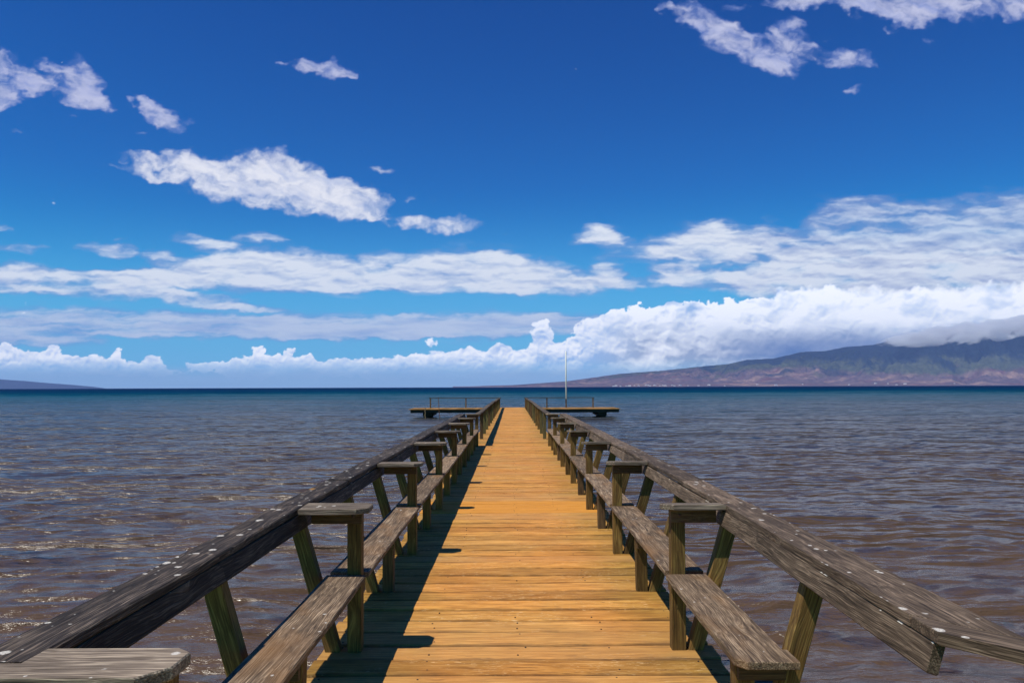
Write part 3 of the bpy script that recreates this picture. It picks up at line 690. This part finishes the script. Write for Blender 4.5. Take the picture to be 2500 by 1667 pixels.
MID_ = [(10, 527, 28, 7, 0, .6), (60, 572, 70, 10, 4, .7), (255, 576, 58, 13, 6, .9), (365, 590, 34, 18, 0, .8), (275, 549, 14, 5, 0, .4), (475, 557, 70, 13, 12, .7), (590, 548, 60, 9, 0, .45), (560, 590, 90, 18, 10, .7),
        (690, 598, 115, 24, 6, 1.2), (430, 628, 130, 22, -6, 1.2), (560, 620, 170, 28, 2, 1.4), (640, 645, 270, 24, 2, 1.4), (780, 636, 180, 30, 3, 1.0), (860, 600, 50, 16, -15, .6), (120, 628, 190, 14, 2, .8), (20, 612, 50, 15, 0, .5), (300, 640, 120, 18, 3, .9),
        (1055, 598, 130, 25, 0, 1.3), (1000, 630, 130, 26, 0, 1.1), (1150, 632, 150, 30, 3, 1.3), (1080, 652, 250, 20, 2, 1.2), (1290, 643, 100, 20, 4, 1), (1390, 628, 38, 20, 0, .9), (1420, 650, 70, 14, 6, .9), (1190, 612, 90, 22, 5, .9),
        (160, 664, 220, 17, 3, 1), (420, 684, 160, 13, 7, .85), (570, 706, 95, 7, 4, .6),
        (200, 738, 330, 26, 2, .9), (60, 778, 150, 15, 2, 1.0), (560, 745, 240, 22, 3, .9), (850, 750, 300, 26, 1, 1.0), (1100, 745, 240, 26, -1, .9), (800, 772, 260, 9, 0, .9), (1280, 745, 180, 20, 0, .7), (380, 765, 240, 10, 0, .5),
        (1385, 548, 60, 18, 4, .8), (1370, 525, 32, 11, 0, .4), (1440, 582, 70, 20, 0, .4), (1600, 566, 100, 34, 0, 1.4), (1690, 565, 50, 32, 0, 1.1), (1635, 528, 50, 18, 5, .7), (1770, 543, 42, 22, 0, .8), (1720, 540, 80, 26, 0, .45),
        (1900, 515, 95, 26, -22, .7), (1990, 480, 90, 28, 0, .6), (2080, 505, 150, 40, 10, .6), (2240, 500, 150, 44, -6, .65), (2330, 480, 90, 36, 0, .5), (1900, 565, 120, 26, -5, .6), (2020, 565, 180, 30, -9, 1), (2200, 545, 180, 30, -12, .8), (2330, 560, 100, 44, 0, .8),
        (1550, 632, 66, 24, 3, 1.1), (1660, 645, 120, 22, 5, 1.1), (1830, 622, 140, 38, -12, 1.3), (1980, 610, 200, 44, -6, 1.3), (2200, 615, 220, 54, -4, 1.3), (2350, 620, 120, 60, 0, 1), (2200, 660, 260, 40, 0, 1), (1740, 580, 200, 26, 0, .35)]
LOW_ = [(20, 814, 46, 22, 0, 1), (12, 796, 17, 12, 0, .9), (80, 828, 60, 16), (122, 806, 20, 13), (105, 822, 46, 16), (175, 828, 60, 13), (212, 818, 12, 10, 0, .8), (268, 815, 15, 12, -30, .9), (255, 834, 60, 11), (350, 830, 26, 13, 0, .9), (330, 842, 50, 9, 0, .7),
        (592, 804, 14, 12), (600, 825, 50, 15), (663, 810, 14, 12), (655, 828, 60, 14), (705, 824, 22, 12), (770, 836, 90, 11, 0, .9), (470, 840, 44, 10, 0, .8), (535, 836, 36, 10, 0, .8), (860, 834, 90, 13, 0, .9), (950, 830, 80, 15, 0, .9), (990, 790, 15, 12, 0, .4), (1010, 820, 60, 16, 0, .8), (1080, 818, 55, 20, 0, 1), (1150, 806, 30, 16), (1190, 822, 80, 22), (1250, 800, 38, 26), (1246, 768, 26, 24), (1242, 741, 17, 9), (1330, 826, 60, 22, 0, .9), (1290, 806, 40, 20),
        (1455, 722, 66, 17, -6, 1.3), (1530, 710, 60, 13, -4, 1.2), (1472, 703, 14, 8, 0, .9), (1600, 706, 66, 15, -4, 1.2), (1680, 708, 90, 20, -6, 1.2), (1400, 748, 80, 26, -8, 1.2), (1350, 778, 52, 26), (1560, 760, 160, 44, 0, 1.4), (1760, 720, 140, 36, -8, 1.4), (1850, 695, 120, 40, -6, 1.3), (1800, 760, 220, 50, 0, 1.4), (2000, 705, 200, 50, 0, 1.5), (2200, 705, 240, 52, 0, 1.5), (2360, 705, 160, 60, 0, 1.5), (2100, 750, 300, 44, 0, 1.5), (2340, 760, 160, 50, 0, 1.5), (2500, 720, 200, 90, 0, 1.4),
        (1480, 812, 120, 26, 0, 1), (1620, 810, 160, 30, 0, 1), (1900, 790, 220, 30, 0, 1.2), (1400, 830, 90, 18, 0, .8)]
out_l = [(-200, 200, 160, 50, 20), (-180, 640, 260, 26, 0, .9), (-200, 760, 260, 30, 0, .9), (-120, 820, 120, 22), (-260, 815, 100, 24)]
out_r = [(2560, 540, 200, 60, 0, 1), (2600, 640, 240, 70, 0, 1.2), (2500, 30, 120, 30, 0, .8)]
def c3(r, g, b): return np.array([(v / 255.0) ** 2.2 for v in (r, g, b)])
def mixv(a, b, k): return a + (b - a) * k[..., None]
# high torn clouds
w1 = fbm(PX / 70, PY / 50, 5, 101, .5); w2 = fbm(PX / 70, PY / 50, 5, 111, .5)
fx = fbm(PX / 16, PY / 12, 3, 113) * 4; fy = fbm(PX / 16, PY / 12, 3, 117) * 3
v1 = fbm(PX / 38, PY / 26, 3, 119); v2 = fbm(PX / 38, PY / 26, 3, 123)
E1 = env(HI_ + out_l[:1] + out_r[2:], w1 * 30 + v1 * 18 + fx, w2 * 20 + v2 * 14 + fy, (1.15, 1.28))
qx = PX * .97 + PY * .26 + w1 * 26 + fx; qy = -PX * .26 + PY * .97 + w2 * 20 + fy
n1 = fbm(qx / 62, qy / 30, 6, 121, 0.55)
n1 = n1 + .26 * fbm(qx / 20, qy / 13, 4, 127, .5)
Eh = env(HI_ + out_l[:1] + out_r[2:], w1 * 34 + fx, w2 * 24 + fy, (1.45, 1.7))
D1_ = E1 * .80 + Eh * .42 - 0.50 + n1 * 0.66
A1 = (0.30 * sstep(-.12, .35, D1_) + .66 * sstep(0.0, 0.85, D1_)) * np.minimum(1, Eh * 2)
t1 = fbm((qx + 4) / 62, (qy - 8) / 34, 4, 121, .5) - fbm(qx / 62, qy / 34, 4, 121, .5)
l1 = np.clip(0.10 + 0.80 * sstep(0.05, .62, D1_) - 0.7 * t1, 0, 1)
hi_y = sstep(240, 400, PY)
l1 = np.clip(l1 - .05 + .45 * fbm(qx / 70, qy / 34, 3, 129), 0, 1)
C1 = mixv(mixv(c3(118, 140, 208), c3(150, 172, 220), hi_y), mixv(c3(200, 203, 232), c3(246, 246, 252), hi_y), l1)
# middle bands
w3 = fbm(PX / 120, PY / 34, 5, 131, .5); w4 = fbm(PX / 100, PY / 34, 5, 141, .5)
E2 = env(MID_ + out_l[1:3] + out_r[:2], w3 * 46 + v1 * 14 + fx, w4 * 14 + v2 * 7 + fy * .6, (1.15, 1.2)) * .68 + .36 * env(MID_ + out_l[1:3] + out_r[:2], w3 * 50, w4 * 16, (1.35, 1.75))
puff = sstep(1300, 1500, PX)                      # rounder clouds on the right, streaks on the left
str_ = sstep(690, 730, PY)
mx_ = PX + w3 * 30 + fx; my_ = PY + w4 * 12 + fy
n2a = fbm(mx_ / 110, my_ / 26, 6, 151, 0.52); n2b = fbm(mx_ / 190, my_ / 11, 6, 155, 0.52)
n2_ = n2a * (1 - str_) + n2b * str_
n2_ = n2_ * (1 + .25 * sstep(1500, 1800, PX))
n2_ = n2_ + .22 * fbm(mx_ / 30, my_ / 12, 4, 157, .5)
D2_ = E2 * 1.2 - 0.40 + n2_ * 0.62
A2 = (0.38 * sstep(-.26, .25, D2_) + .58 * sstep(0.02, 0.80, D2_)) * np.minimum(1, E2 * 3) * (1 - .25 * sstep(1700, 2000, PX) * (1 - sstep(520, 600, PY)))
t2 = fbm((mx_ + 5) / 100, (my_ - 7) / 26, 4, 151, .5) - fbm(mx_ / 100, my_ / 26, 4, 151, .5)
s2 = fbm(PX / 170, PY / 26, 4, 205)
ur = sstep(1500, 1900, PX) * sstep(640, 540, PY) if False else sstep(1500, 1900, PX) * (1 - sstep(540, 650, PY))
l2 = np.clip(0.02 - .22 * ur + 0.86 * sstep(0.05, .75, D2_) - 0.95 * t2 * (1 - .6 * str_) + 0.80 * s2, 0, 1)
sh2 = mixv(mixv(c3(120, 158, 214), c3(120, 163, 220), sstep(600, 760, PY)), c3(140, 158, 205), sstep(1500, 2000, PX))
br2 = mixv(c3(240, 245, 252), c3(214, 226, 244), str_)
C2 = mixv(sh2, br2, l2)
# cumulus along the horizon and the big bank over the mountain
w5 = fbm(PX / 40, PY / 34, 4, 161, .5); w6 = fbm(PX / 40, PY / 34, 4, 171, .5)
bigm = sstep(1330, 1450, PX)
LOW_ += [(60, 850, 160, 22), (300, 852, 140, 14, 0, .8), (640, 850, 180, 22), (900, 850, 160, 22), (1150, 848, 200, 26), (1380, 850, 120, 26), (1560, 846, 160, 26, 0, 1), (1420, 800, 90, 40, 0, 1), (1700, 830, 200, 30, 0, 1), (2000, 810, 300, 40, 0, 1.2), (2300, 800, 300, 40, 0, 1.2)]
g1 = fbm(PX / 24, PY / 20, 4, 163, .55); g2 = fbm(PX / 24, PY / 20, 4, 167, .55)
E3 = env(LOW_ + out_l[3:], w5 * (9 + 12 * bigm) + g1 * (13 + 8 * bigm), w6 * (6 + 10 * bigm) + g2 * (10 + 8 * bigm))
BX, BY = PX + w5 * 10 + fx * .5, PY + w6 * 8 + fy * .5
def bill(x, y, k=1.0): return 1 - 2.2 * np.sqrt(fbm(x / (40 * k), y / (30 * k), 4, 191, 0.45) ** 2 + .004)
bil = bill(BX, BY, .62) * (1 - bigm) + bill(BX, BY) * bigm; bil2 = bill(BX - 3, BY - 6, .62) * (1 - bigm) + bill(BX - 3, BY - 6) * bigm; bil3 = bill(BX, BY, 2.8); bil4 = bill(BX - 9, BY - 16, 2.8)
n3 = fbm(PX / 22 + w6 * .4, PY / 17 + w5 * .4, 5, 181, 0.5)
fl = sstep(1650, 1950, PX); gap = fbm(PX / 75, PY / 60, 3, 193) * (1 - bigm)
D3_ = E3 - 0.44 + n3 * (0.24 - .06 * fl) + (0.24 - .17 * fl) * bil + .34 * gap
A3 = sstep(0.0, 0.16 + .10 * bigm + .30 * fl, D3_) * (1 - .75 * sstep(812, 868, PY) * (.75 + .5 * fbm(PX / 90, PY / 25, 4, 187)).clip(0, 1))
def light(Dn, k):
    d_ = np.clip(Dn, 0, 1.2); dpx = np.abs(np.gradient(PY, axis=0))
    return np.exp(-k * np.cumsum((d_ * dpx)[::-1], axis=0)[::-1])
L3 = light(D3_, 0.034) * (1 - bigm) + light(D3_, 0.011) * bigm
soft = fbm(PX / 130 + w5 * .2, PY / 60 + w6 * .2, 4, 241, .5)
rel = np.clip((bil - bil2) * .8 + (bil3 - bil4) * 1.1, -1, 1)
fl = sstep(1650, 1900, PX)                        # the smooth part of the bank, right
lit = 0.27 + 0.64 * L3 + rel * (0.62 - .30 * fl) + 1.0 * soft * bigm - .05 * bigm - .10 * bigm * (1 - fl) * sstep(730, 790, PY)
distf = sstep(806, 862, PY) * (1 - sstep(1350, 1500, PX))
lit = lit * (1 - 0.6 * distf)
cen = 712 - 6 * np.clip((PX - 1900) / 400, -1, 1)
bandw = sstep(0.0, .9, 1 - np.abs(PY - cen + 26 * soft) / 62) * sstep(1500, 1850, PX)
under = sstep(1480, 1800, PX) * sstep(742, 792, PY + 30 * soft + 8 * w3)
lit = np.clip(lit + 0.34 * bandw, 0, 1) * (1 - .80 * under)
shc = mixv(mixv(c3(150, 182, 222), c3(158, 170, 190), sstep(1330, 1500, PX) * sstep(690, 790, PY)), c3(78, 104, 152), sstep(1500, 1850, PX) * sstep(740, 800, PY))
C3 = mixv(shc, c3(253, 254, 255), lit) * 1.32
fog = sstep(430, 880, PY) ** 1.2
ct = c3(104, 172, 242); cb = c3(150, 188, 228)
base_ = 0.90 * sstep(834, 868, PY + 6 * w3) * (1 - 0.75 * sstep(1450, 1700, PX))
def over(Ct, At, Cb, Ab):
    A_ = At + Ab * (1 - At); return (Ct * At[..., None] + Cb * (Ab * (1 - At))[..., None]) / np.maximum(A_, 1e-5)[..., None], A_
Ca, Aa = over(C1, A1, ct + 0 * C1, np.clip(0.86 * fog, 0, 1))
Ca, Aa = over(C2, A2, Ca, Aa)
Ca, Aa = over(C3, A3 * 0.98, Ca, Aa)
Ca, Aa = over(cb * (1 + 0.05 * fbm(PX / 200, PY / 10, 4, 210))[..., None], base_, Ca, Aa)
edge = sstep(0, 3, 44 - np.abs(np.degrees(AZ))) * sstep(0, 3, 31 - np.degrees(EL))
Aa = Aa * edge
P = np.stack([dx, dyy, dz], -1) * R
cl_o = grid_mesh('sky', P, 1500, 640, {'cloud': np.concatenate([Ca, Aa[..., None]], -1).reshape(-1, 4)}); tag(cl_o, kind='structure')
m = bpy.data.materials.new('cloud_layer'); m.use_nodes = True; t = m.node_tree; t.nodes.clear()
at = nn(t, 'ShaderNodeAttribute', attribute_name='cloud'); em = t.nodes.new('ShaderNodeEmission'); tr = t.nodes.new('ShaderNodeBsdfTransparent')
mx = t.nodes.new('ShaderNodeMixShader'); ou = t.nodes.new('ShaderNodeOutputMaterial')
t.links.new(at.outputs['Color'], em.inputs[0]); t.links.new(at.outputs['Alpha'], mx.inputs[0])
t.links.new(tr.outputs[0], mx.inputs[1]); t.links.new(em.outputs[0], mx.inputs[2]); t.links.new(mx.outputs[0], ou.inputs[0])
m.cycles.emission_sampling = 'NONE' if hasattr(m, 'cycles') and hasattr(m.cycles, 'emission_sampling') else None
cl_o.data.materials.append(m)

# ------------------------------------------------------------ haze
me = bpy.data.meshes.new('haze'); hx, hy0, hy1, hz0, hz1 = 20000, -500, 17000, -12, 1300
vs = [(x, y, z) for z in (hz0, hz1) for y in (hy0, hy1) for x in (-hx, hx)]
me.from_pydata(vs, [], [(0, 2, 3, 1), (4, 5, 7, 6), (0, 1, 5, 4), (2, 6, 7, 3), (0, 4, 6, 2), (1, 3, 7, 5)])
hz = bpy.data.objects.new('haze', me); C.objects.link(hz); tag(hz, kind='stuff')
m = bpy.data.materials.new('air_haze'); m.use_nodes = True; t = m.node_tree; t.nodes.clear()
pv = t.nodes.new('ShaderNodeVolumePrincipled'); pv.inputs['Color'].default_value = (0.34, 0.52, 1.0, 1); pv.inputs['Density'].default_value = 3.5e-5
ou = t.nodes.new('ShaderNodeOutputMaterial'); t.links.new(pv.outputs[0], ou.inputs['Volume']); me.materials.append(m)
